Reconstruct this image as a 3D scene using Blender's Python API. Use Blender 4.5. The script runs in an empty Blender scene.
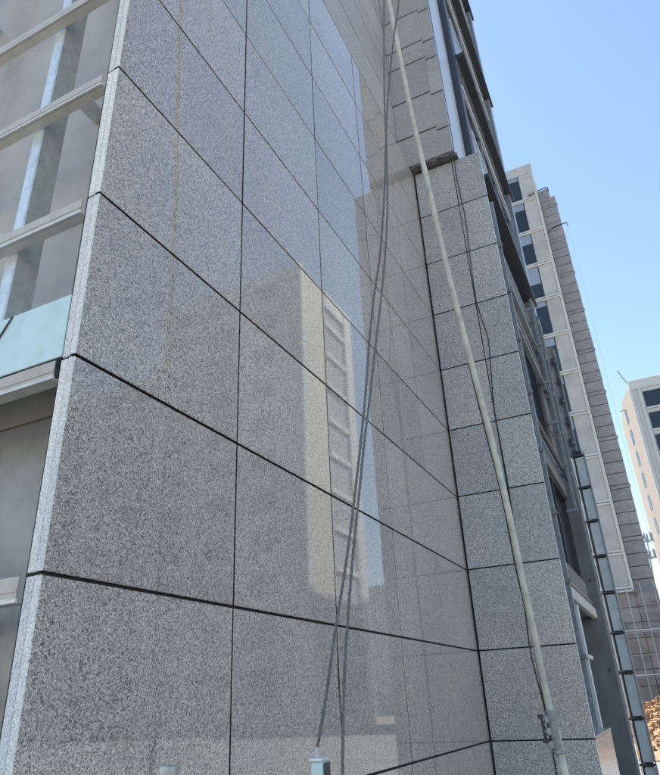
import bpy, math, random
from mathutils import Vector, Matrix

random.seed(7)
scene = bpy.context.scene
COL = scene.collection

# ------------------------------------------------------------------ camera
CAM = Vector((1.741143, -1.477842, 1.601950))
ROWS = ((0.89559051, 0.44278127, -0.04315538),      # right
        (-0.23091220, 0.37974462, -0.89580890),     # down
        (-0.38025937, 0.81224305, 0.44233927))      # forward
cam = bpy.data.cameras.new('camera')
cam.sensor_fit = 'VERTICAL'
cam.sensor_height = 36.0
cam.lens = 29.796
cam.clip_start = 0.05
cam.clip_end = 3000.0
cam_o = bpy.data.objects.new('camera', cam)
COL.objects.link(cam_o)
r, d, f = (Vector(v) for v in ROWS)
cam_o.matrix_world = Matrix(((r.x, -d.x, -f.x, CAM.x), (r.y, -d.y, -f.y, CAM.y),
                             (r.z, -d.z, -f.z, CAM.z), (0, 0, 0, 1)))
scene.camera = cam_o

# ------------------------------------------------------------------ light
SUN_EL, SUN_ROT = math.radians(58), math.radians(290)
world = bpy.data.worlds.new('World')
scene.world = world
world.use_nodes = True
wn = world.node_tree
sky = wn.nodes.new('ShaderNodeTexSky')
sky.sky_type = 'NISHITA'
sky.sun_disc = False
sky.sun_elevation = SUN_EL
sky.sun_rotation = SUN_ROT
sky.altitude = 50
sky.air_density = 1.35
sky.dust_density = 0.35
sky.ozone_density = 0.5
wn.links.new(sky.outputs[0], wn.nodes['Background'].inputs[0])
wn.nodes['Background'].inputs[1].default_value = 0.106

sun = bpy.data.lights.new('sun', 'SUN')
sun.energy = 5.0
sun.angle = math.radians(0.5)
sun.color = (1.0, 0.95, 0.87)
sun_o = bpy.data.objects.new('sun', sun)
COL.objects.link(sun_o)
sdir = Vector((math.sin(SUN_ROT) * math.cos(SUN_EL), math.cos(SUN_ROT) * math.cos(SUN_EL), math.sin(SUN_EL)))
sun_o.rotation_euler = sdir.to_track_quat('Z', 'Y').to_euler()
sun_o.location = (-20, 20, 40)

scene.view_settings.view_transform = 'Standard'
scene.view_settings.look = 'None'
scene.view_settings.gamma = 1.0
scene.view_settings.exposure = 1.2
scene.view_settings.use_curve_mapping = False

# ------------------------------------------------------------------ pixel helper (measured on the photo, turned into 3D points)
FPX = 641.4388
def ray(px, py):
    a, b = (px - 330) / FPX, (py - 387.5) / FPX
    return r * a + d * b + f
def at_depth(px, py, depth):
    return CAM + ray(px, py) * depth

# ------------------------------------------------------------------ materials
def new_mat(name):
    m = bpy.data.materials.new(name)
    m.use_nodes = True
    nt = m.node_tree
    return m, nt, nt.nodes['Principled BSDF']

def nd(nt, kind, **kw):
    n = nt.nodes.new(kind)
    for k, v in kw.items():
        setattr(n, k, v)
    return n

def ramp(nt, stops, interp='LINEAR'):
    n = nt.nodes.new('ShaderNodeValToRGB')
    cr = n.color_ramp
    cr.interpolation = interp
    while len(cr.elements) < len(stops):
        cr.elements.new(0.5)
    for e, (p, c) in zip(cr.elements, stops):
        e.position = p
        e.color = (*c, 1) if len(c) == 3 else c
    return n

def mathn(nt, op, a, b=None, clamp=False):
    n = nt.nodes.new('ShaderNodeMath')
    n.operation = op
    n.use_clamp = clamp
    for i, v in enumerate((a, b)):
        if v is None: continue
        if isinstance(v, (int, float)): n.inputs[i].default_value = v
        else: nt.links.new(v, n.inputs[i])
    return n.outputs[0]

def mix(nt, fac, a, b, blend='MIX'):
    n = nt.nodes.new('ShaderNodeMix')
    n.data_type = 'RGBA'
    n.blend_type = blend
    for s, v in ((n.inputs[0], fac), (n.inputs[6], a), (n.inputs[7], b)):
        if isinstance(v, (int, float)): s.default_value = v
        elif isinstance(v, tuple): s.default_value = (*v, 1)
        else: nt.links.new(v, s)
    return n.outputs[2]

def granite(name, gain=1.0, rough=0.1, ior=1.6, contrast=1.0, tint=(1, 1, 1), dust=0.0, streak=0.0, bump=0.0, coat=0.0):
    """speckled grey granite: dark, mid and pale grains about 4-8 mm across"""
    m, nt, bs = new_mat(name)
    L = nt.links.new
    geo = nd(nt, 'ShaderNodeNewGeometry')
    warp = nd(nt, 'ShaderNodeTexNoise'); warp.inputs['Scale'].default_value = 90; warp.inputs['Detail'].default_value = 2
    L(geo.outputs['Position'], warp.inputs['Vector'])
    wv = nd(nt, 'ShaderNodeVectorMath', operation='SCALE'); wv.inputs['Scale'].default_value = 0.006
    L(warp.outputs['Color'], wv.inputs[0])
    add = nd(nt, 'ShaderNodeVectorMath', operation='ADD')
    L(geo.outputs['Position'], add.inputs[0]); L(wv.outputs[0], add.inputs[1])
    v1 = nd(nt, 'ShaderNodeTexVoronoi'); v1.inputs['Scale'].default_value = 255
    L(add.outputs[0], v1.inputs['Vector'])
    v2 = nd(nt, 'ShaderNodeTexVoronoi'); v2.inputs['Scale'].default_value = 150
    L(add.outputs[0], v2.inputs['Vector'])
    s1 = nd(nt, 'ShaderNodeSeparateColor'); L(v1.outputs['Color'], s1.inputs[0])
    s2 = nd(nt, 'ShaderNodeSeparateColor'); L(v2.outputs['Color'], s2.inputs[0])
    c = contrast
    def g(v): return 0.34 + (v - 0.34) * c
    r1 = ramp(nt, [(0.0, (g(.045),) * 3), (0.16, (g(.075), g(.075), g(.08))), (0.24, (g(.27), g(.268), g(.27))),
                   (0.60, (g(.36), g(.352), g(.348))), (0.80, (g(.50), g(.49), g(.475))), (1.0, (g(.66), g(.645), g(.62)))])
    L(s1.outputs[0], r1.inputs[0])
    r2 = ramp(nt, [(0.0, (.30,) * 3), (0.10, (.42,) * 3), (0.22, (.86,) * 3), (0.75, (1.0,) * 3), (1.0, (1.22, 1.2, 1.17))])
    L(s2.outputs[1], r2.inputs[0])
    col = mix(nt, 0.9 * min(c, 1.0), r1.outputs[0], r2.outputs[0], 'MULTIPLY')
    # broad tone changes inside and between slabs
    big = nd(nt, 'ShaderNodeTexNoise'); big.inputs['Scale'].default_value = 1.3; big.inputs['Detail'].default_value = 5
    L(geo.outputs['Position'], big.inputs['Vector'])
    rb = ramp(nt, [(0.3, (.90, .90, .91)), (0.7, (1.08, 1.07, 1.05))])
    L(big.outputs[0], rb.inputs[0])
    col = mix(nt, 1.0, col, rb.outputs[0], 'MULTIPLY')
    oi = nd(nt, 'ShaderNodeObjectInfo')
    rr = ramp(nt, [(0, (.91, .91, .925)), (1, (1.09, 1.085, 1.065))])
    L(oi.outputs['Random'], rr.inputs[0])
    col = mix(nt, 1.0, col, rr.outputs[0], 'MULTIPLY')
    col = mix(nt, 1.0, col, tuple(gain * t for t in tint), 'MULTIPLY')
    rough_v = rough
    # dust and water streaks: stretched noise running down the wall
    mp = nd(nt, 'ShaderNodeMapping'); mp.inputs['Scale'].default_value = (9, 9, 0.35)
    L(geo.outputs['Position'], mp.inputs['Vector'])
    st = nd(nt, 'ShaderNodeTexNoise'); st.inputs['Scale'].default_value = 1.0; st.inputs['Detail'].default_value = 4
    L(mp.outputs[0], st.inputs['Vector'])
    rs = ramp(nt, [(0.52, (0, 0, 0)), (0.75, (1, 1, 1))])
    L(st.outputs[0], rs.inputs[0])
    if streak > 0:
        fac = mathn(nt, 'MULTIPLY', rs.outputs[0], streak)
        col = mix(nt, fac, col, (.46, .45, .43))
    if dust > 0:
        dn = nd(nt, 'ShaderNodeTexNoise'); dn.inputs['Scale'].default_value = 3.5; dn.inputs['Detail'].default_value = 8
        L(geo.outputs['Position'], dn.inputs['Vector'])
        rd = ramp(nt, [(0.35, (0, 0, 0)), (0.8, (1, 1, 1))]); L(dn.outputs[0], rd.inputs[0])
        fac = mathn(nt, 'MULTIPLY', rd.outputs[0], dust)
        col = mix(nt, fac, col, (.42, .40, .37))
    L(col, bs.inputs['Base Color'])
    rn = mathn(nt, 'MULTIPLY', rs.outputs[0], 0.03)
    rr2 = mathn(nt, 'ADD', rn, rough)
    gr = mathn(nt, 'MULTIPLY', s1.outputs[2], rough * 0.5)
    L(mathn(nt, 'ADD', rr2, gr), bs.inputs['Roughness'])
    bs.inputs['IOR'].default_value = ior
    if bump > 0:
        b = nd(nt, 'ShaderNodeBump'); b.inputs['Strength'].default_value = bump; b.inputs['Distance'].default_value = 0.002
        L(s1.outputs[1], b.inputs['Height']); L(b.outputs[0], bs.inputs['Normal'])
    return m

def plain(name, col, rough=0.6, metal=0.0, var=0.12, scale=6.0, bump=0.0, bscale=60.0, spec=0.5, ior=None, streak=0.0):
    m, nt, bs = new_mat(name)
    L = nt.links.new
    geo = nd(nt, 'ShaderNodeNewGeometry')
    n = nd(nt, 'ShaderNodeTexNoise'); n.inputs['Scale'].default_value = scale; n.inputs['Detail'].default_value = 7
    n.inputs['Roughness'].default_value = 0.62
    L(geo.outputs['Position'], n.inputs['Vector'])
    rp = ramp(nt, [(0.25, tuple(c * (1 - var * 1.6) for c in col)), (0.5, col), (0.78, tuple(min(1, c * (1 + var * 1.3)) for c in col))])
    L(n.outputs[0], rp.inputs[0])
    oi = nd(nt, 'ShaderNodeObjectInfo')
    rr = ramp(nt, [(0, (1 - var * .5,) * 3), (1, (1 + var * .5,) * 3)]); L(oi.outputs['Random'], rr.inputs[0])
    c = mix(nt, 1.0, rp.outputs[0], rr.outputs[0], 'MULTIPLY')
    if streak > 0:
        mp = nd(nt, 'ShaderNodeMapping'); mp.inputs['Scale'].default_value = (11, 11, 0.6)
        L(geo.outputs['Position'], mp.inputs['Vector'])
        st = nd(nt, 'ShaderNodeTexNoise'); st.inputs['Scale'].default_value = 1; st.inputs['Detail'].default_value = 5
        L(mp.outputs[0], st.inputs['Vector'])
        rs = ramp(nt, [(0.5, (0, 0, 0)), (0.72, (1, 1, 1))]); L(st.outputs[0], rs.inputs[0])
        c = mix(nt, mathn(nt, 'MULTIPLY', rs.outputs[0], streak), c, tuple(x * 0.6 for x in col))
    L(c, bs.inputs['Base Color'])
    rv = mathn(nt, 'MULTIPLY', n.outputs[0], 0.22)
    L(mathn(nt, 'ADD', rv, max(0.0, rough - 0.11)), bs.inputs['Roughness'])
    bs.inputs['Metallic'].default_value = metal
    bs.inputs['Specular IOR Level'].default_value = spec
    if ior: bs.inputs['IOR'].default_value = ior
    if bump > 0:
        n2 = nd(nt, 'ShaderNodeTexNoise'); n2.inputs['Scale'].default_value = bscale; n2.inputs['Detail'].default_value = 6
        L(geo.outputs['Position'], n2.inputs['Vector'])
        b = nd(nt, 'ShaderNodeBump'); b.inputs['Strength'].default_value = bump; b.inputs['Distance'].default_value = 0.01
        L(n2.outputs[0], b.inputs['Height']); L(b.outputs[0], bs.inputs['Normal'])
    return m

M = {}
M['polished'] = granite('polished_granite', gain=1.42, rough=0.022, ior=1.72, contrast=0.88, tint=(1.06, .965, .875), streak=0.16, dust=0.14)
M['pier_granite'] = granite('pier_granite', gain=1.52, rough=0.16, ior=1.55, contrast=0.9, tint=(.985, .985, .99), streak=0.06)
M['honed'] = granite('honed_granite', gain=1.45, rough=0.45, ior=1.45, contrast=0.6, tint=(1.0, .985, .975), streak=0.10, dust=0.25)
M['sawn'] = granite('sawn_granite_edge', gain=2.3, rough=0.7, ior=1.45, contrast=0.32, tint=(1.0, 1.0, .98), bump=0.3)
M['joint'] = plain('dark_joint', (.018, .018, .02), rough=0.8)  # shade in the joints put into the colour of slab sides and backing
M['soffit'] = plain('rough_mortar', (.20, .195, .185), rough=0.9, var=0.35, scale=14, bump=0.6, bscale=25)
M['galv'] = plain('galvanised_steel', (.68, .72, .72), rough=0.38, metal=0.35, var=0.14, scale=22)
M['rail_lit'] = plain('rail_lit_steel', (.66, .63, .58), rough=0.42, metal=0.2, var=0.1, scale=18)  # lighter copy of the rail steel; light on edges and underside painted in
M['dull_galv'] = plain('dull_galvanised_steel', (.28, .305, .33), rough=0.5, metal=0.3, var=0.2, scale=12)
M['rail'] = plain('rail_steel', (.52, .475, .42), rough=0.5, metal=0.1, var=0.12, scale=14)
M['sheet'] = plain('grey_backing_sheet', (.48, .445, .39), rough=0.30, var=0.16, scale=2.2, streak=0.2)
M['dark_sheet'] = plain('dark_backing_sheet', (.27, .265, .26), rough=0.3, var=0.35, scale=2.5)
M['cyan'] = plain('pale_cyan_sheet', (.60, .76, .76), rough=0.30, var=0.07, scale=9)
M['concrete'] = plain('bare_concrete', (.19, .195, .20), rough=0.85, var=0.18, scale=3.0, streak=0.4, bump=0.15)
M['dark_concrete'] = plain('old_concrete', (.20, .205, .21), rough=0.85, var=0.25, scale=3.0, streak=0.4)
M['glass'] = plain('dark_window_glass', (.020, .028, .038), rough=0.12, var=0.2, ior=1.5)
M['blue_panel'] = plain('blue_grey_panel', (.60, .65, .66), rough=0.3, var=0.14, scale=5)
M['alu'] = plain('pale_aluminium', (.66, .68, .70), rough=0.35, metal=0.3, var=0.08, scale=8)
M['alu_grey'] = plain('grey_aluminium', (.30, .33, .37), rough=0.3, metal=0.3, var=0.14, scale=6)
M['alu_dark'] = plain('dark_aluminium', (.035, .042, .055), rough=0.4, var=0.2)
M['pole'] = plain('painted_tube', (.60, .575, .50), rough=0.55, metal=0.0, var=0.20, scale=14, streak=0.35)
M['pipe'] = plain('worn_steel_pipe', (.42, .41, .39), rough=0.4, metal=0.5, var=0.25, scale=40, streak=0.4)
M['rope'] = plain('grey_rope', (.17, .175, .17), rough=0.85, var=0.3, scale=60)
M['cable'] = plain('black_cable', (.02, .02, .022), rough=0.5)
M['coupler'] = plain('coupler_steel', (.34, .36, .36), rough=0.45, metal=0.4, var=0.25, scale=30)
M['steel_bolt'] = plain('zinc_bolt', (.75, .76, .77), rough=0.3, metal=0.7)
M['beige'] = plain('beige_panel', (.44, .43, .415), rough=0.55, var=0.14, scale=0.9, streak=0.3)
M['beige_band'] = plain('pale_band', (.55, .54, .52), rough=0.6, var=0.1)
M['grey_stone'] = plain('grey_stone_cladding', (.32, .305, .325), rough=0.6, var=0.16, scale=2.5)
M['pink_stone'] = plain('pink_grey_stone', (.25, .215, .21), rough=0.5, var=0.25, scale=2.0)
M['white_render'] = plain('white_render', (.55, .545, .53), rough=0.7, var=0.05, scale=0.8)
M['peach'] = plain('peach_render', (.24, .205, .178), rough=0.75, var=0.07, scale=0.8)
M['cream'] = plain('cream_render', (.52, .49, .42), rough=0.75, var=0.06, scale=0.6)
M['tower_grey'] = plain('tower_grey_render', (.56, .56, .60), rough=0.8, var=0.1, scale=0.6)
M['roof'] = plain('roof_felt', (.16, .16, .16), rough=0.9)
M['earth'] = plain('ground_concrete', (.21, .20, .185), rough=0.95, var=0.25, scale=0.6, bump=0.3, bscale=8)
M['rubble'] = plain('orange_earth', (.30, .19, .115), rough=0.95, var=0.4, scale=2.2, bump=0.5, bscale=9)
M['bark'] = plain('bark', (.10, .075, .055), rough=0.9, var=0.3, scale=12)
M['leaf'] = plain('leaf', (.06, .10, .035), rough=0.6, var=0.4, scale=3)

# ------------------------------------------------------------------ mesh helpers
class MB:
    def __init__(self):
        self.v, self.f, self.mi = [], [], []
    def quad(self, pts, mi=0):
        n = len(self.v)
        self.v += [tuple(p) for p in pts]
        self.f.append(tuple(range(n, n + len(pts)))); self.mi.append(mi)
    def box(self, x0, x1, y0, y1, z0, z1, mi=0):
        n = len(self.v)
        self.v += [(x, y, z) for z in (z0, z1) for y in (y0, y1) for x in (x0, x1)]
        for q in ((0, 2, 3, 1), (4, 5, 7, 6), (0, 1, 5, 4), (2, 6, 7, 3), (0, 4, 6, 2), (1, 3, 7, 5)):
            self.f.append(tuple(n + i for i in q)); self.mi.append(mi)
        return self
    def cbox(self, x0, x1, y0, y1, z0, z1, c, mi=0):
        """box with every edge chamfered"""
        n = len(self.v)
        X, Y, Z = (x0, x1), (y0, y1), (z0, z1)
        idx = {}
        for i in (0, 1):
            for j in (0, 1):
                for k in (0, 1):
                    s = [X[i] + c * (1 - 2 * i), Y[j] + c * (1 - 2 * j), Z[k] + c * (1 - 2 * k)]
                    for a in range(3):
                        p = list(s); p[a] = (X[i], Y[j], Z[k])[a]
                        idx[(i, j, k, a)] = len(self.v); self.v.append(tuple(p))
        def face(t): self.f.append(tuple(t)); self.mi.append(mi)
        for i in (0, 1):
            o = [idx[(i, 0, 0, 0)], idx[(i, 1, 0, 0)], idx[(i, 1, 1, 0)], idx[(i, 0, 1, 0)]]; face(o if i else o[::-1])
            o = [idx[(0, i, 0, 1)], idx[(0, i, 1, 1)], idx[(1, i, 1, 1)], idx[(1, i, 0, 1)]]; face(o if i else o[::-1])
            o = [idx[(0, 0, i, 2)], idx[(1, 0, i, 2)], idx[(1, 1, i, 2)], idx[(0, 1, i, 2)]]; face(o if i else o[::-1])
        for i in (0, 1):
            for j in (0, 1):
                face([idx[(i, j, 0, 0)], idx[(i, j, 1, 0)], idx[(i, j, 1, 1)], idx[(i, j, 0, 1)]])
                face([idx[(i, 0, j, 0)], idx[(i, 1, j, 0)], idx[(i, 1, j, 2)], idx[(i, 0, j, 2)]])
                face([idx[(0, i, j, 1)], idx[(1, i, j, 1)], idx[(1, i, j, 2)], idx[(0, i, j, 2)]])
                for k in (0, 1): face([idx[(i, j, k, 0)], idx[(i, j, k, 1)], idx[(i, j, k, 2)]])
        return self
    def tube(self, pts, rad, seg=10, cap=True, mi=0, twist=0.0, lobes=0, lobe_amp=0.0):
        pts = [Vector(p) for p in pts]
        n0 = len(self.v); N = len(pts); acc = 0.0
        ref = None
        for i, p in enumerate(pts):
            t = (pts[min(i + 1, N - 1)] - pts[max(i - 1, 0)]).normalized()
            if ref is None:
                ref = t.orthogonal().normalized()
            ref = (ref - t * ref.dot(t)).normalized()
            b = t.cross(ref)
            if i: acc += (p - pts[i - 1]).length * twist
            rr = rad[i] if isinstance(rad, (list, tuple)) else rad
            for k in range(seg):
                a = 2 * math.pi * k / seg
                q = rr * (1 + (lobe_amp * math.cos(lobes * (a - acc)) if lobes else 0))
                self.v.append(tuple(p + ref * (math.cos(a) * q) + b * (math.sin(a) * q)))
        for i in range(N - 1):
            for k in range(seg):
                a, b2 = n0 + i * seg + k, n0 + i * seg + (k + 1) % seg
                self.f.append((a, b2, b2 + seg, a + seg)); self.mi.append(mi)
        if cap:
            self.f.append(tuple(n0 + k for k in range(seg))[::-1]); self.mi.append(mi)
            self.f.append(tuple(n0 + (N - 1) * seg + k for k in range(seg))); self.mi.append(mi)
        return self
    def mesh(self, name, mats, smooth=False):
        me = bpy.data.meshes.new(name)
        me.from_pydata(self.v, [], self.f)
        mats = mats if isinstance(mats, (list, tuple)) else [mats]
        for mname in mats: me.materials.append(M[mname])
        me.polygons.foreach_set('material_index', self.mi)
        if smooth: me.polygons.foreach_set('use_smooth', [True] * len(me.polygons))
        me.validate(); me.update()
        return me
    def build(self, name, mats, parent=None, smooth=False):
        return link(name, self.mesh(name, mats, smooth), parent)

def link(name, me, parent=None, loc=None, rot=None):
    o = bpy.data.objects.new(name, me)
    COL.objects.link(o)
    if parent is not None: o.parent = parent
    if loc is not None: o.location = loc
    if rot is not None: o.rotation_euler = rot
    return o

def tag(o, label=None, cat=None, group=None, kind=None):
    if label: o['label'] = label
    if cat: o['category'] = cat
    if group: o['group'] = group
    if kind: o['kind'] = kind
    return o

def empty(name, loc, label, cat, group=None):
    o = bpy.data.objects.new(name, None)
    COL.objects.link(o)
    o.location = loc
    o.empty_display_size = 0.2
    return tag(o, label, cat, group)

# ------------------------------------------------------------------ ground
g = MB(); g.quad([(-900, -900, 0), (900, -900, 0), (900, 1500, 0), (-900, 1500, 0)])
tag(g.build('ground', 'earth'), kind='structure')

# ------------------------------------------------------------------ the granite building
W, H, Z0, WB = 1.09044, 0.8, 1.22, 0.9546
YB = 5 * W
ROWN = range(-1, 9)                 # full rows; row j spans Z0+jH .. Z0+(j+1)H
TOP = Z0 + 9 * H
GAP, TH = 0.0125, 0.03
B = empty('granite_building', (0, 0, 0), 'unfinished building clad in speckled grey granite slabs, nearest and filling the left', 'building')

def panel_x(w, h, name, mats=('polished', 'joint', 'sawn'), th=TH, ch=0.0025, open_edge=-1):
    """slab facing +x, centred on its front plane; material 0 on the face, 1 on the edges, dark by default for joint shade"""
    m = MB(); a, b = w / 2, h / 2
    fr = [(0, -a + ch, -b + ch), (0, a - ch, -b + ch), (0, a - ch, b - ch), (0, -a + ch, b - ch)]
    md = [(-ch, -a, -b), (-ch, a, -b), (-ch, a, b), (-ch, -a, b)]
    bk = [(-th, -a, -b), (-th, a, -b), (-th, a, b), (-th, -a, b)]
    m.quad(fr, 0)
    for i in range(4):
        j = (i + 1) % 4
        m.quad([md[i], md[j], fr[j], fr[i]], 2 if i == open_edge else 0)
        m.quad([bk[i], bk[j], md[j], md[i]], 2 if i == open_edge else 1)
    m.quad(bk[::-1], 1)
    return m.mesh(name, mats)

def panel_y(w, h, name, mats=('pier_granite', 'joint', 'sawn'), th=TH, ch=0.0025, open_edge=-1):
    """slab facing -y"""
    m = MB(); a, b = w / 2, h / 2
    fr = [(-a + ch, 0, -b + ch), (a - ch, 0, -b + ch), (a - ch, 0, b - ch), (-a + ch, 0, b - ch)]
    md = [(-a, ch, -b), (a, ch, -b), (a, ch, b), (-a, ch, b)]
    bk = [(-a, th, -b), (a, th, -b), (a, th, b), (-a, th, b)]
    m.quad(fr, 0)
    for i in range(4):
        j = (i + 1) % 4
        m.quad([md[i], md[j], fr[j], fr[i]], 2 if i == open_edge else 0)
        m.quad([bk[i], bk[j], md[j], md[i]], 2 if i == open_edge else 1)
    m.quad(bk[::-1], 1)
    return m.mesh(name, mats)

jit = lambda s: random.uniform(-s, s)

# side wall (faces +x), five slabs wide
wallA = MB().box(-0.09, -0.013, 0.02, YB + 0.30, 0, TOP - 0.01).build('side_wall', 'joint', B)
mA = panel_x(W - GAP, H - GAP, 'granite_panel')
mA0 = panel_x(W - GAP, Z0 - H - GAP, 'granite_panel_base')
mC = panel_x(W - GAP, H - GAP, 'corner_panel', open_edge=3)
mC0 = panel_x(W - GAP, Z0 - H - GAP, 'corner_panel_base', open_edge=3)
for i in range(5):
    for j in ROWN:
        link('granite_panel', mA if i else mC, wallA, (jit(.0008), (i + .5) * W, Z0 + (j + .5) * H), (0, math.radians(jit(.05)), math.radians(jit(.07))))
    link('granite_panel', mA0 if i else mC0, wallA, (0, (i + .5) * W, (Z0 - H) / 2))
# narrow return slabs round the corner, facing the camera
mR = panel_y(0.038, H - GAP, 'return_strip', ('sawn', 'sawn'))
mR0 = panel_y(0.038, Z0 - H - GAP, 'return_strip_base', ('sawn', 'sawn'))
for j in ROWN:
    link('return_strip', mR, wallA, (-0.0525, GAP / 2 + .0015 + jit(.0008), Z0 + (j + .5) * H))
link('return_strip', mR0, wallA, (-0.0525, GAP / 2 + .0015, (Z0 - H) / 2))

# projecting pier (faces -y), two slabs wide
XJ = 0.565
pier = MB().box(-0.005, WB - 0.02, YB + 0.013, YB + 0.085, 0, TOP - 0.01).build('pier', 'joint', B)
for (x0, x1) in ((0.012, XJ), (XJ, WB + GAP / 2)):
    w_ = x1 - x0
    mb_ = panel_y(w_ - GAP * .8, H - GAP, 'pier_panel', open_edge=1 if x1 > XJ else -1)
    mb0 = panel_y(w_ - GAP * .8, Z0 - H - GAP, 'pier_panel_base')
    for j in ROWN:
        link('granite_panel', mb_, pier, ((x0 + x1) / 2, YB + jit(.0012), Z0 + (j + .5) * H), (math.radians(jit(.08)), 0, math.radians(jit(.08))))
    link('granite_panel', mb0, pier, ((x0 + x1) / 2, YB, (Z0 - H) / 2))
# base of the pier keeps a return on its far side
mPr = panel_x(1.55, H - GAP, 'pier_base_return', ('pier_granite', 'sawn'))
link('granite_panel', mPr, pier, (WB, YB + 0.036 + .775, Z0 - .5 * H))
MB().cbox(0.70, WB + .004, YB + 0.034, YB + 1.60, Z0 - .004, Z0 + .02, .004).build('base_capping', 'pier_granite', pier)

# body behind the cladding
body = MB()
body.box(-15, -0.20, 0.46, YB + 5.3, 0, 14.0)
body.box(-15, -4.0, 1.0, YB + 5.3, 14.0, 18.0)
body.box(-0.20, 0.50, YB + 0.46, YB + 5.3, 0, TOP)
body.box(-0.20, 0.45, YB + 0.30, YB + 5.3, TOP, 21.6)
body.box(-4.0, -0.201, YB + 0.30, YB + 5.3, 14.0, 21.6)
body.build('core', 'dark_concrete', B)

# ---- upper wall, set back above the cladding, and the upper shaft over the pier
XU, YU = -0.155, 5.32
UZ = [8.47, 9.04, 9.78, 10.55, 10.96, 11.70, 12.45, 13.2, 13.6, 14.35, 15.1, 15.85, 16.25, 17.0, 17.75, 18.5]
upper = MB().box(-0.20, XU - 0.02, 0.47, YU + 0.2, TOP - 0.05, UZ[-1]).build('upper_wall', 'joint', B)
for k in range(len(UZ) - 1):
    h_ = UZ[k + 1] - UZ[k]
    me = panel_x(2.4 - GAP, h_ - GAP * 1.8, 'upper_panel', ('honed', 'honed'))
    for q in range(2):
        link('granite_panel', me, upper, (XU, YU - 1.2 - 2.4 * q, (UZ[k] + UZ[k + 1]) / 2))
ledge = MB().box(-0.20, -0.003, 0.0, YB + .04, TOP - 0.045, TOP - 0.009)
ledge.build('wall_head', 'soffit', B)
XS, XR = 0.455, 0.635
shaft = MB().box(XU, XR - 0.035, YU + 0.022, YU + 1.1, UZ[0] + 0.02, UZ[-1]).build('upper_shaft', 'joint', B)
for k in range(len(UZ) - 1):
    h_ = UZ[k + 1] - UZ[k]
    me = panel_y(XS - XU, h_ - GAP * 2.4, 'shaft_panel', ('honed', 'honed'), ch=.0006)
    link('granite_panel', me, shaft, ((XU + XS) / 2, YU, (UZ[k] + UZ[k + 1]) / 2))
    lo = UZ[k] - (0.075 if k else 0); hi = UZ[k + 1] - 0.075
    me = panel_y(XR - XS - .0006, hi - lo - GAP * 2.6, 'shaft_corner_panel', ('honed', 'honed'), ch=.0006)
    link('granite_panel', me, shaft, ((XS + XR) / 2 + .0006, YU - .0004, (lo + hi) / 2))
# rough mortar bed under the shaft
sf = MB()
nx = 12
for i in range(nx):
    xa, xb = 0.0 + i * (XR + .03) / nx, (i + 1) * (XR + .03) / nx
    z_ = TOP + .012 + random.uniform(0, .02)
    y_ = YU + random.uniform(-.004, .02) + (.035 if i == nx - 1 else 0)
    sf.box(xa, xb + .001 * (i % 2), y_, YB + .12, z_, UZ[0] + .012 + .002 * (i % 2))
sf.build('mortar_bed', 'soffit', B)
# pale side cladding of the shaft (faces +x) with upright seams
for k in range(5):
    y0 = YU + 0.04 + k * 0.225
    MB().cbox(XR - .03, XR + random.uniform(-.002, .002), y0, y0 + .222, UZ[0] + .02, UZ[-1], .003).build('side_sheet', 'alu', shaft)
for k in range(14):
    MB().cbox(XR - .004, XR + .012, YU + .012, YU + .03, 9.0 + k * .52, 9.03 + k * .52, .002).build('cable_clip', 'steel_bolt', shaft)

# ---- long facade beyond the pier (faces +x), still mostly bare frame
XC, YC0, YC1 = 0.72, YB + 0.5, 10.95
fac = MB()
fac.box(0.50, XC, YC0, 7.6, 0, 8.6)
fac.box(0.50, XC, 7.6, 10.6, 2.72, 3.25)
fac.box(0.50, XC, 7.6, 8.2, 0, 2.72)
fac.box(0.50, XC, 7.6, 10.6, 4.75, 5.2)
fac.box(0.50, XC, 7.6, 10.6, 7.3, 8.6)
fac.box(0.50, XC, 9.9, 10.6, 5.2, 7.3)
facade = fac.build('street_facade', 'concrete', B)
endp = MB().cbox(0.45, 0.895, 10.6, YC1, 0, 8.6, .01).build('end_pier', 'concrete', B)
for z in (1.9, 4.9, 3.3, 6.4):
    MB().tube([(0.80, 10.585, z), (0.80, 10.602, z)], .018, 8).build('anchor_bolt', 'alu_dark', endp)
def window(parent, x, y0, y1, z0, z1, n, frame='alu_dark', rec=.10):
    w_ = MB().box(x - rec - .02, x - rec, y0, y1, z0, z1).build('window', 'glass', parent)
    for k in range(n + 1):
        yy = y0 + (y1 - y0) * k / n
        MB().box(x - rec - .005, x - rec + .05, yy - .025, yy + .025, z0, z1).build('mullion', frame, w_)
    for zz in (z0, z1):
        MB().box(x - rec - .004, x - rec + .055, y0, y1, zz - .03, zz + .03).build('frame_rail', frame, w_)
    return w_
window(facade, XC, 7.62, 10.58, 3.27, 4.73, 2, 'alu_dark')
window(facade, XC, 7.62, 9.88, 5.22, 7.28, 2, 'alu_dark')
MB().box(0.44, 0.47, 8.2, 10.6, 0, 2.7).build('door_recess', 'alu_dark', facade)
MB().cbox(XC - .01, XC + .07, 7.55, 10.58, 2.68, 2.84, .008).build('lintel', 'beige_band', facade)
MB().cbox(XC - .01, XC + .04, 7.60, 10.57, 2.90, 2.95, .006).build('lintel_strip', 'pink_stone', facade)
MB().cbox(XC - .1, XC + .05, 8.05, 8.15, 0, 2.66, .006).build('door_jamb', 'alu', facade)
MB().cbox(XC - .1, XC + .08, 7.9, 8.4, 1.98, 2.03, .004).build('door_bracket', 'galv', facade)
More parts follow.
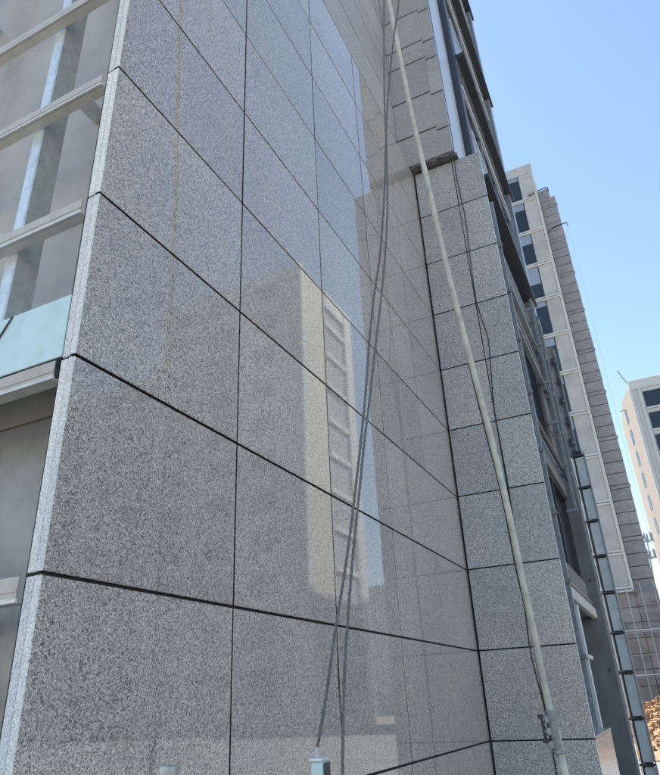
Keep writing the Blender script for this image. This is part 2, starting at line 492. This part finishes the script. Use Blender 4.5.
# galvanised uprights waiting for slabs
def upright(x, y, z0, z1, s=.05):
    return MB().cbox(x - s / 2, x + s / 2, y - s / 2, y + s / 2, z0, z1, .004).build('steel_upright', 'dull_galv', facade)
for (x, y, z0, z1) in ((0.868, 6.55, Z0 + .06, 8.4), (0.865, 9.9, 4.3, 8.6)):
    u_ = upright(x, y, z0, z1)
    for k in range(11):
        z = Z0 + k * H + .70
        if z0 < z < z1 - .1:
            MB().cbox(XC, x + .045, y - .06, y - .028, z, z + .055, .003).build('bracket', 'dull_galv', u_)
for k in range(5):
    z = 5.05 + k * .79
    MB().cbox(0.50, 0.90, 10.22, 10.30, z, z + .075, .004).build('outrigger', 'dull_galv', facade)
    MB().cbox(0.82, 0.885, 10.17, 10.218, z - .04, z + .12, .004).build('clamp', 'alu_dark', facade)
MB().tube([(0.80, 7.0, 5.05), (0.80, 10.5, 5.05)], .035, 8).build('cross_tube', 'alu_dark', facade)
MB().cbox(XC, 0.80, 6.2, 10.58, 7.55, 7.62, .004).build('cross_rail', 'dull_galv', facade)
MB().cbox(XC, 0.80, 6.2, 10.58, 6.72, 6.78, .004).build('cross_rail', 'dull_galv', facade)
# finished upper storeys
LZ = [9.03, 11.95, 15.1, 18.55]
up2 = MB().box(0.45, 0.66, 6.45, YC1, 8.6, 22.0).build('upper_facade', 'alu_dark', B)
MB().cbox(0.45, 0.855, 10.62, YC1 - .02, 8.6, 21.5, .01).build('end_mullion', 'alu_grey', up2)
MB().cbox(0.45, 0.745, 6.47, 6.635, 8.45, 21.5, .01).build('end_mullion', 'alu_dark', up2)
for k, z in enumerate(LZ):
    MB().cbox(0.66, 0.765, 6.64, 10.6, z + .06, z + 1.0, .01).build('spandrel', 'alu_grey', up2)
    MB().cbox(0.66, 0.905, 6.64, YC1, z - .03, z + .05, .006).build('ledge', 'alu_dark', up2)
    MB().cbox(0.66, 0.785, 6.64, 10.6, z + 1.003, z + 1.06, .008).build('sill', 'alu', up2)
    zt = (LZ[k + 1] if k < 3 else 21.5) - .04
    window(up2, 0.78, 6.64, 10.6, z + 1.08, zt, 3, 'alu_grey', .08)
    MB().cbox(0.722, 0.775, 6.64, 10.6, zt - .78, zt - .70, .008).build('transom', 'alu', up2)
# column of blue-grey panels at the far end with dark brackets in the joints
stack = MB().box(0.93, 1.10, 11.03, 11.2, 0, 5.75).build('panel_column', 'alu_dark', B)
zs = [0.0, 0.55, 1.19, 1.86, 2.47, 3.12, 3.74, 4.37, 5.0, 5.62]
for k in range(9):
    a, b = zs[k] + .03, zs[k + 1] - .03
    MB().cbox(0.965, 1.125, 10.985, 11.02, a, b, .006).build('column_panel', 'blue_panel', stack)
    MB().cbox(0.905, 0.925, 10.985, 11.02, a, b, .004).build('column_trim', 'galv', stack)
    MB().cbox(0.90, 1.135, 10.95, 11.03, b + .012, b + .045, .004).build('column_bracket', 'alu_dark', stack)
MB().cbox(1.128, 1.15, 10.96, 11.03, 0, 5.7, .004).build('corner_trim', 'alu_grey', stack)
MB().cbox(0.90, 1.02, 10.99, 11.03, 5.80, 8.0, .004).build('column_backing', 'dark_concrete', stack)
for x in (0.915, 1.03):
    MB().cbox(x - .015, x + .015, 10.93, 10.97, 5.7, 7.9, .003).build('column_upright', 'dull_galv', stack)
for k in range(5):
    z = 5.85 + k * .44
    MB().cbox(0.90, 1.05, 10.90, 10.928, z, z + .05, .003).build('column_bracket', 'dull_galv', stack)
    MB().cbox(0.93 + .03 * (k % 2), 0.99 + .03 * (k % 2), 10.88, 10.90, z - .06, z + .10, .003).build('column_clamp', 'alu_dark', stack)

# ---- unclad left wall (faces -y): grey sheet, uprights, angle rails
left = MB().box(-6.0, -0.10, 0.36, 0.40, 2.82, 14).build('left_backing', 'sheet', B)
MB().box(-6.0, -0.10, 0.345, 0.395, 0, 2.80).build('lower_backing', 'dark_sheet', left)
for x in (-0.575, -1.85, -3.1):
    u_ = MB().cbox(x - .036, x + .036, 0.055, 0.185, 2.86, 13.8, .006).build('steel_upright', 'galv', left)
    for k in range(8):
        z = Z0 + 2 * H + k * 2 * H + .25
        MB().cbox(x + .036, x + .10, .17, .36, z, z + .07, .004).build('wall_bracket', 'galv', u_)
    MB().cbox(x - .05, x + .12, 0.19, 0.36, 3.02, 3.26, .004).build('anchor_plate', 'galv', u_)
for k in range(0, 15):
    z = Z0 + k * H - .045
    rl = MB()
    rl.box(-6, -0.096, 0.0, 0.005, z - .040, z + .038)
    rl.box(-6, -0.096, 0.0, 0.0052, z + .0385, z + .0415, 1)  # bright top edge painted as its own strip
    rl.box(-6, -0.084, 0.0055, 0.050, z - .041, z - .036, 1)  # underside lightened in colour for ground bounce
    rl.box(-6, -0.084, -0.010, -0.0005, z - .042, z - .028, 1)
    rl.box(-6, -0.096, -0.003, -0.0004, z - .006, z - .002)
    rl.build('angle_rail', ['rail', 'rail_lit'], left)
cy = MB().cbox(-2.4, -0.0735, 0.004, 0.012, 2.832, 3.115, .002).build('flashing', 'cyan', left)
MB().cbox(-2.4, -0.0735, 0.013, 0.34, 3.106, 3.114, .001).build('flashing_top', 'cyan', cy)
MB().tube([(-0.40, 0.002, 3.112), (-0.46, 0.0, 3.02), (-0.54, 0.002, 2.90)], .0045, 6).build('seam_strip', 'alu_dark', cy)

# ------------------------------------------------------------------ opposite tower (seen mirrored in the polished wall)
T = empty('cream_tower', (21, 45, 0), 'cream tower with window bays, seen only mirrored in the polished granite wall', 'building')
T.location = (0, 0, 0)
tx0, ty0, tx1, ty1, TZ = 20.5, 40.5, 36.0, 51.0, 37.0
tw = MB().box(tx0, tx1, ty0, ty1, 0, TZ).build('wall', ['tower_grey'], T)
MB().box(tx0 - .12, tx0 - .005, ty0 - .15, 45.2, 0, TZ + .6).build('flank_wall', 'cream', T)
MB().box(tx0 - .35, tx0 - .005, 49.4, ty1, 0, TZ + .6).build('corner_column', 'white_render', T)
MB().box(tx0 - .30, tx0 - .125, ty0 - .3, ty0 + .5, 0, TZ + .7).build('corner_column', 'white_render', T)
MB().box(tx0 - .28, tx0 - .126, 45.25, 49.35, TZ - 1.2, TZ + .6).build('coping', 'white_render', T)
MB().box(tx0 - .1, tx1, ty0 - .12, ty0 - .005, TZ - .6, TZ + .6).build('parapet', 'tower_grey', T)
for k in range(11):
    z = 1.2 + k * 3.25
    MB().box(tx0 - .25, tx0 - .005, 45.2, 49.4, z, z + .45).build('slab_edge', 'white_render', T)
    MB().box(tx0 - .03, tx0 - .004, 45.3, 49.3, z + .5, z + 3.2).build('window', 'grey_stone', T)
    for q in range(3):
        MB().box(tx0 + 2.6 + q * 4.4, tx0 + 4.8 + q * 4.4, ty0 - .03, ty0 - .004, z + 1.1, z + 2.9).build('window', 'grey_stone', T)
MB().box(tx1 + .01, 120.0, ty0 + 8, ty1 + 8, 0, 36.2).build('backdrop_block', 'tower_grey', T)  # separate block, added to close the sky gap in the wall's reflection
for k in range(10):
    for q in range(16):
        MB().box(tx1 + 2 + q * 5, tx1 + 5.2 + q * 5, ty0 + 7.97, ty0 + 7.996, 2.0 + k * 3.4, 3.9 + k * 3.4).build('window', 'grey_stone', T)
MB().box(14.0, 60.0, 84.0, 94.0, 0, 16.0).build('rear_backdrop', 'tower_grey', T)  # added block, hides the glowing horizon in the mirrored view
MB().box(tx0 + .2, tx1, ty0, ty1, TZ + .005, TZ + .1).build('roof', 'roof', T)

# ------------------------------------------------------------------ far tower down the street
F = empty('beige_tower', (0, 44, 0), 'tall beige-panelled block beyond the granite building with dark window bays', 'building')
F.location = (0, 0, 0)
YF, FT = 44.0, 42.9
MB().box(-14, 0.60, YF + .06, YF + 14, 7.1, FT - .3).build('wall', 'beige', F)
MB().box(-14, 1.9, YF + .3, YF + 14, 0, 7.08).build('base', 'pink_stone', F)
bz = [7.15 + 2.2] + [9.35 + 3.29 * k for k in range(1, 10)]
edges = [7.1] + bz + [FT - 1.0]
for k in range(len(edges) - 1):
    z0, z1 = edges[k], edges[k + 1]
    MB().cbox(-0.62, 0.42, YF, YF + .05, z0 + .32, z1 - .02, .012).build('facade_panel', 'beige', F)
    wv = MB().box(-3.0, -0.64, YF + .02, YF + .058, z0 + .3, z1).build('window', 'glass', F)
    MB().box(-1.66, -0.70, YF + .012, YF + .0195, z1 - (z1 - z0) * random.choice((.15, .3, .12, .5, .22)), z1 - .05).build('blind', 'alu_grey', wv)
    MB().box(-0.69, -0.63, YF - .01, YF + .057, z0 + .3, z1).build('frame', 'alu_dark', wv)
    MB().box(-1.75, -1.68, YF - .01, YF + .019, z0 + .3, z1).build('mullion', 'alu_dark', wv)
    MB().cbox(-3.0, 0.50, YF - .10, YF + .06, z0 - .02, z0 + .11, .01).build('band', 'beige_band', F)
    MB().cbox(-3.0, 0.50, YF - .10, YF + .06, z0 + .17, z0 + .30, .01).build('band', 'beige_band', F)
MB().cbox(-14, 0.62, YF - .02, YF + .2, FT - 1.0, FT, .02).build('parapet', 'beige', F)
MB().cbox(0.435, 0.62, YF - .06, YF + .058, 7.1, FT - 1.0, .01).build('corner_trim', 'beige_band', F)
# grey stone shaft beside it
MB().box(0.63, 1.86, YF + 1.34, YF + 10, 7.1, 39.6).build('stone_shaft', 'joint', F)
z = 7.1
k = 0
while z < 39.4:
    h_ = 0.27 if k % 5 == 4 else 0.79
    me = MB().cbox(0.62, 1.87 + (0.06 if k % 5 == 4 else jit(.02)), YF + 1.25, YF + 1.33, z + .02, z + h_, .012)
    me.build('stone_panel', 'grey_stone', F)
    z += h_ + .02; k += 1
MB().cbox(0.60, 1.50, YF + 1.2, YF + 3, 39.3, 40.6, .02).build('shaft_cap', 'grey_stone', F)
for i in range(4):
    for j in range(8):
        x0 = -3.2 + i * 1.27
        MB().cbox(x0 + .02, x0 + 1.25, YF + .22, YF + .295, j * .88 + .02, j * .88 + .86, .01).build('base_panel', 'pink_stone', F)

# roof davits with hanging rope
def davit(px, label, pz, yy, out):
    t = empty('roof_davit', (px, yy, pz), label, 'davit', 'rope davits on the far roof')
    MB().tube([(-.9, 0, -.15), (0, 0, 0.02), (out - .08, 0, .05), (out, 0, .02), (out + .02, 0, -.35)], .045, 7).build('arm', 'alu_dark', t)
    MB().cbox(-1.0, -.6, -.3, .3, -.3, -.12, .02).build('counterweight', 'grey_stone', t)
    return t
davit(0.85, 'thin roof davit arm on the taller beige roof edge', 39.7, 44.0, .62)
davit(1.55, 'thin roof davit arm on the lower grey stone shaft', 36.5, 45.2, .70)
pts = [Vector((2.24 + .05 * math.sin(i * .5), 44.9, 36.3 - i * 1.9)) for i in range(15)]
tag(MB().tube(pts, .014, 5).build('hanging_rope', 'alu', None), 'pale thin rope hanging against the sky beside the far tower', 'rope')

# scaffold in front of the far base
S = empty('tube_scaffold', (0, 42.5, 0), 'white tube scaffold standing before the far tower base', 'scaffold')
for x in (-2.6, -1.1, 0.2, 1.0, 1.75):
    for yy in (0, 1.0):
        MB().tube([(x, yy, 0), (x, yy, 7.4)], .019, 7).build('standard', 'alu_grey', S)
for z in (1.0, 2.2, 3.4, 4.6, 5.8, 7.0):
    for yy in (-.05, 1.05):
        MB().tube([(-2.9, yy, z), (2.0, yy, z)], .014, 6).build('ledger', 'alu_grey', S)
for z in (2.25, 4.65):
    MB().box(-2.8, 1.9, .1, .9, z + .05, z + .09).build('deck', 'galv', S)

# ------------------------------------------------------------------ white tower on the right
Wt = empty('white_tower', (0, 0, 0), 'white apartment tower with wide dark windows at the right edge', 'building')
yw, zw, xw = 90.0, 40.4, 5.07
m = MB()
foot = [(xw, yw + .1), (24, yw + .1), (24, yw + 16), (3.2, yw + 16), (3.80, yw + 6.1)]
n = len(foot)
m.quad([(x, y, 0) for x, y in foot][::-1]); m.quad([(x, y, zw - .5) for x, y in foot])
for i in range(n):
    a, b = foot[i], foot[(i + 1) % n]
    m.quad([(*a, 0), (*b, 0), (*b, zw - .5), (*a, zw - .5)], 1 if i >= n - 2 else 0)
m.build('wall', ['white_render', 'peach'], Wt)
MB().cbox(xw - .05, 24.1, yw - .15, yw + .5, zw - 1.3, zw, .03).build('parapet', 'white_render', Wt)
MB().cbox(xw - .12, xw + .30, yw - .12, yw + .098, 0, zw - 1.31, .02).build('corner_pier', 'white_render', Wt)
MB().cbox(xw + .95, xw + 1.35, yw - .1, yw + .098, 0, zw - 1.31, .02).build('corner_pier', 'white_render', Wt)
for k in range(12):
    z1 = zw - 1.9 - k * 3.2
    for q in range(3):
        x0 = xw + 1.5 + q * 5.6
        wv = MB().box(x0, x0 + 5.0, yw + .02, yw + .09, z1 - 2.35, z1).build('window', 'glass', Wt)
        MB().cbox(x0 - .05, x0 + 5.1, yw - .16, yw + .015, z1 - 2.65, z1 - 2.38, .02).build('sill', 'white_render', wv)
        MB().box(x0 + 2.45, x0 + 2.55, yw - .02, yw + .018, z1 - 2.35, z1).build('mullion', 'alu', wv)
    # narrow slits in the lit side
    ux, uy = (3.80 - xw) / 6.13, 6.0 / 6.13
    for t in (5.3,):
        c = Vector((xw + ux * t, yw + .1 + uy * t, 0)); e = Vector((ux, uy, 0)) * .55; nn = Vector((-uy, ux, 0)) * .03
        s_ = MB(); lo, hi = z1 - 2.3, z1 - .2
        p = [c - e + nn, c + e + nn]
        s_.quad([(p[0].x, p[0].y, lo), (p[0].x, p[0].y, hi), (p[1].x, p[1].y, hi), (p[1].x, p[1].y, lo)])
        q_ = [c - e - nn * 2, c + e - nn * 2]
        s_.quad([(q_[0].x, q_[0].y, lo), (q_[1].x, q_[1].y, lo), (q_[1].x, q_[1].y, hi), (q_[0].x, q_[0].y, hi)])
        s_.build('side_window', 'glass', Wt)
MB().tube([(xw - .1, yw + .2, zw - .1), (xw - .9, yw, zw + 2.0)], .05, 6).build('roof_rod', 'alu_dark', Wt)
MB().tube([(3.2, yw + 5, zw - 2.2), (5.0, yw + 5, zw - 2.1)], .05, 6).build('roof_rod', 'alu_dark', Wt)

# ------------------------------------------------------------------ mast
Ms = empty('antenna_mast', (1.3, 68.5, 0), 'grey antenna mast with two crowns of small aerials', 'mast')
MB().tube([(0, 0, 0), (.35, 0, 8), (.95, 0, 15.2)], [.14, .11, .05], 8).build('shaft', 'alu_grey', Ms)
for zc, xc in ((12.9, .78), (14.5, .9)):
    rg = MB().tube([(xc + .5 * math.cos(a), .5 * math.sin(a), zc) for a in [i * math.pi / 6 for i in range(13)]], .035, 5, cap=False).build('ring', 'alu_grey', Ms)
    for i in range(6):
        a = i * math.pi / 3 + .3
        x, y = xc + .55 * math.cos(a), .55 * math.sin(a)
        MB().cbox(x - .06, x + .06, y - .06, y + .06, zc - .1, zc + .75, .015).build('aerial', 'alu_grey', rg)
    for i in range(3):
        a = i * math.pi / 3
        MB().tube([(xc - .5 * math.cos(a), -.5 * math.sin(a), zc), (xc + .5 * math.cos(a), .5 * math.sin(a), zc)], .03, 5).build('spoke', 'alu_grey', rg)

# ------------------------------------------------------------------ earth heap and tree at the far end of the wall
hp = MB()
for i in range(3600):
    a = random.uniform(0, 2 * math.pi); q = random.random() ** .6
    x, y = 1.9 + 3.4 * q * math.cos(a), 25.0 + 6.5 * q * math.sin(a)
    z = 1.45 * (1 - q) ** .6 + random.uniform(-.05, .12)
    s = random.uniform(.02, .075) * (2.4 if random.random() < .05 else 1)
    n0 = len(hp.v)
    rz = random.uniform(0, math.pi); ca, sa = math.cos(rz), math.sin(rz)
    fx, fy, fz = (s * random.uniform(.6, 1.2) for _ in range(3))
    for sz in (-1, 1):
        for sy in (-1, 1):
            for sx in (-1, 1):
                ux, uy = sx * fx * random.uniform(.6, 1), sy * fy * random.uniform(.6, 1)
                hp.v.append((x + ux * ca - uy * sa, y + ux * sa + uy * ca, z + sz * fz * .7 * random.uniform(.6, 1)))
    for q in ((0, 2, 3, 1), (4, 5, 7, 6), (0, 1, 5, 4), (2, 6, 7, 3), (0, 4, 6, 2), (1, 3, 7, 5)):
        hp.f.append(tuple(n0 + i2 for i2 in q)); hp.mi.append(0)
ring, n0 = 14, len(hp.v)
hp.v.append((1.9, 25, 1.4))
for rr, zz in ((.45, .9), (.8, .4), (1.1, -.05)):
    for k in range(ring):
        a = 2 * math.pi * k / ring
        hp.v.append((1.9 + 3.4 * rr * math.cos(a), 25 + 6.5 * rr * math.sin(a), zz + jit(.12)))
for k in range(ring):
    k2 = (k + 1) % ring
    hp.f.append((n0, n0 + 1 + k, n0 + 1 + k2)); hp.mi.append(0)
    for q in range(2):
        o = n0 + 1 + q * ring
        hp.f.append((o + k, o + ring + k, o + ring + k2, o + k2)); hp.mi.append(0)
tag(hp.build('earth_heap', 'rubble'), 'heap of orange earth and rubble at the lower right edge', 'heap', kind='stuff')

Tr = empty('small_tree', (2.3, 58, 0), 'small green tree half hidden behind the far scaffold', 'tree')
MB().tube([(0, 0, 0), (.05, .03, 1.6), (-.05, 0, 3.0)], [.13, .10, .05], 8).build('trunk', 'bark', Tr)
cr = MB()
for i in range(1500):
    v = Vector((random.gauss(0, 1), random.gauss(0, 1), random.gauss(0, 1))).normalized() * (random.random() ** .4)
    c = Vector((v.x * 1.3, v.y * 1.3, 3.9 + v.z * 1.6))
    a = Vector((random.gauss(0, 1), random.gauss(0, 1), random.gauss(0, 1))).normalized() * .12
    b = a.orthogonal().normalized() * .06
    cr.quad([c - a, c + b, c + a, c - b])
cr.build('crown', 'leaf', Tr)

# ------------------------------------------------------------------ scaffold pole in front of the pier
def smooth_path(pts, n):
    """Catmull-Rom through pts"""
    out = []
    P = [pts[0]] + list(pts) + [pts[-1]]
    for i in range(1, len(P) - 2):
        for k in range(n):
            t = k / n
            p0, p1, p2, p3 = P[i - 1], P[i], P[i + 1], P[i + 2]
            out.append(0.5 * ((2 * p1) + (p2 - p0) * t + (2 * p0 - 5 * p1 + 4 * p2 - p3) * t * t + (3 * p1 - p0 - 3 * p2 + p3) * t ** 3))
    out.append(P[-2])
    return out

def path3(px, d0, d1, y0=775.0, y1=0.0):
    """photo points -> 3D points; depth runs from d0 (picture bottom) to d1 (top)"""
    res = []
    for x, y in px:
        t = (y0 - y) / (y0 - y1)
        res.append(at_depth(x, y, 1.0 / ((1 - t) / d0 + t / d1)))
    return res

pole_px = [(559.0, 752), (551, 716), (541, 668), (531.5, 622), (521.5, 575), (507, 505), (491.5, 440), (474.5, 375), (457.5, 310), (441.5, 245), (427, 180), (414, 125), (401, 62), (388.5, 0)]
Pp = path3(pole_px, 2.9, 4.8)
top_dir = (Pp[-1] - Pp[-2]).normalized()
Pp_up = smooth_path(Pp + [Pp[-1] + top_dir * 1.0, Pp[-1] + top_dir * 2.2], 6)
base_dir = (Pp[0] - Pp[3]).normalized()
Pp_low = [Pp[0] + base_dir * t for t in (-.09, .2, .6, 1.0, 1.34)]
foot = Pp_low[-1].copy()
pole = empty('scaffold_pole', (foot.x, foot.y, 0), 'long leaning off-white scaffold tube with a coupler, in front of the granite pier', 'pole')
def rel(o):
    o.matrix_parent_inverse = Matrix.Translation((-pole.location.x, -pole.location.y, -pole.location.z)); return o
rel(MB().tube(Pp_up, .0172, 16).build('upper_tube', 'pole', pole, True))
lowp = [p + r * .006 for p in Pp_low]
lowp[-1] = Vector((lowp[-1].x, lowp[-1].y, 0.0))
rel(MB().tube(lowp, .0176, 16).build('lower_tube', 'pole', pole, True))
ax = (Pp[1] - Pp[0]).normalized()
cpl = rel(MB().tube([Pp[0] - ax * .004, Pp[0] + ax * .175], .0222, 16).build('coupler', 'coupler', pole, False))
side = (-r).normalized(); back = ax.cross(side).normalized()
def oriented(c, hx, hy, hz, name, mat, ch=.002):
    m_ = MB().cbox(-hx, hx, -hy, hy, -hz, hz, ch)
    R_ = Matrix((side, back, ax)).transposed()
    m_.v = [tuple(c + R_ @ Vector(v)) for v in m_.v]
    return m_.build(name, mat, cpl)
for q, (h_, hx) in enumerate(((.030, .011), (.085, .010), (.135, .010))):
    c = Pp[0] + ax * h_ + side * .027
    oriented(c, hx, .011, .015, 'clamp_lug', 'coupler')
    bolt = MB().tube([c + side * .006 - ax * .002, c + side * .022 + ax * .003], .0065, 8)
    bolt.build('bolt', 'steel_bolt' if q else 'coupler', cpl)
    nut = MB().tube([c + side * .010, c + side * .017 + ax * .001], .0105, 6)
    nut.build('nut', 'coupler' if q else 'steel_bolt', cpl)
oriented(Pp[0] + ax * .092 + side * .046, .006, .008, .052, 'hinge_plate', 'alu_dark')
oriented(Pp[0] + ax * .146 + side * .052, .012, .007, .009, 'hinge_pin', 'alu_dark')
oriented(Pp[0] + ax * .045 + side * .050, .012, .007, .009, 'hinge_pin', 'alu_dark')
oriented(Pp[0] + ax * .002, .0250, .0250, .005, 'coupler_rim', 'coupler', .001)

# thin black cable strapped along the pole
cab = []
for i, p in enumerate(Pp_up):
    off = .0195 + .002 * math.sin(i * .55) + (.012 * math.sin((i - 6) / 14 * math.pi) if 6 < i < 20 else 0)
    cab.append(p - r * off + f * .004)
tag(MB().tube(cab[2:44], .0036, 6).build('pole_cable', 'cable', None, True), 'thin black cable running down the left side of the leaning scaffold tube', 'cable')

# cable down the pier face
cb = [Vector((XR + .014, YU + .02, z)) for z in (18.0, 15, 12, 10.5, 9.4, 8.62)]
cb += [Vector((XJ + .055, YB - .05, 8.42)), Vector((XJ + .035, YB - .012, 8.1)), Vector((XJ + .055, YB - .010, 7.4)), Vector((XJ + .038, YB - .009, 6.9)),
       Vector((XJ + .012, YB - .008, 6.1)), Vector((XJ + .045, YB - .010, 5.75)), Vector((XJ + .075, YB - .012, 5.45)),
       Vector((XJ + .03, YB - .009, 4.9)), Vector((XJ + .006, YB - .009, 4.5)), Vector((XJ + .012, YB - .009, 3.6)), Vector((XJ - .005, YB - .009, 2.0)), Vector((XJ + .01, YB - .009, 0.3))]
tag(MB().tube(smooth_path(cb, 5), .0055, 6).build('wall_cable', 'cable', None, True), 'thin black cable hanging down the face of the granite pier', 'cable')

# ------------------------------------------------------------------ ropes
def rope(px, d0, d1, rad, label, seat=None, up=2.5):
    P3 = path3(px, d0, d1)
    td = (P3[-1] - P3[-2]).normalized()
    P3 = P3 + [P3[-1] + td * up * .5, P3[-1] + td * up]
    if seat is not None: P3 = [seat] + P3
    sm = smooth_path(P3, 26)
    return tag(MB().tube(sm, rad, 9, lobes=3, lobe_amp=.30, twist=95).build('rope', 'rope', None, True), label, 'rope')
rope1 = [(317.5, 747), (327, 690), (335, 632), (345, 570), (353, 510), (361, 440), (365.5, 395), (369, 345), (373.5, 300), (380.5, 250), (384.5, 190), (386, 140), (388.5, 90), (393, 45), (399, 0)]
rope2 = [(342.5, 775), (343.5, 700), (347, 630), (352.5, 560), (358.5, 500), (364, 445), (369.5, 400), (375, 350), (381, 300), (385.5, 250), (387.5, 205), (386.5, 150), (384.5, 100), (384, 50), (384, 0)]
rope(rope1, 1.8, 3.7, .0042, 'grey twisted rope tied to the steel post head, left of the crossing pair')
P2 = path3(rope2[:2], 1.98, 3.9)
b2 = P2[0] + (P2[0] - P2[1]).normalized() * .5
rope(rope2, 1.98, 3.9, .0046, 'grey twisted rope running out of the picture bottom, right of the crossing pair', seat=Vector((b2.x, b2.y, max(b2.z, .02))))
th = path3([(341.5, 722), (338.5, 680), (337, 632), (336.5, 606)], 1.93, 3.7)
tag(MB().tube(smooth_path(th, 6), .0018, 5).build('cord', 'cable', None, True), 'very thin black cord between the two ropes near the bottom', 'cord')

# ------------------------------------------------------------------ pipe end and post head at the bottom
pt = at_depth(169.5, 765, 1.55)
pipe = empty('steel_pipe', (pt.x, pt.y, 0), 'upright pale steel pipe end at the bottom, left of the ropes', 'pipe')
t_ = MB(); seg = 24
prof = [(.0235, 0), (.0235, pt.z - .004), (.0222, pt.z), (.0202, pt.z), (.0196, pt.z - .004), (.0196, pt.z - .5)]
for rr, zz in prof:
    for k in range(seg):
        a = 2 * math.pi * k / seg; t_.v.append((rr * math.cos(a), rr * math.sin(a), zz))
for q in range(len(prof) - 1):
    for k in range(seg):
        a, b_ = q * seg + k, q * seg + (k + 1) % seg
        t_.f.append((a, b_, b_ + seg, a + seg)); t_.mi.append(0)
t_.build('tube', 'pipe', pipe, True)
MB().tube([(0, 0, pt.z - .51), (0, 0, pt.z - .06)], .0193, 16).build('hollow_shade', 'cable', pipe)  # black fill painting the shade inside the open pipe

pb = at_depth(319, 759, 1.82)
post = empty('steel_post', (pb.x, pb.y, 0), 'pale cyan square steel post head with a white bolt, tied to a rope', 'post')
MB().cbox(-.0185, .0185, -.0185, .0185, 0, pb.z - .006, .003).build('square_tube', 'cyan', post)
MB().cbox(-.022, .020, -.022, .022, pb.z - .006, pb.z + .004, .002).build('cap_plate', 'galv', post)
MB().cbox(.021, .028, -.012, .016, pb.z - .16, pb.z - .008, .002).build('side_plate', 'alu_dark', post)
MB().tube([(-.006, 0, pb.z + .004), (-.006, 0, pb.z + .026), (-.006, 0, pb.z + .029)], [.0075, .0075, .0055], 12).build('bolt', 'white_render', post)
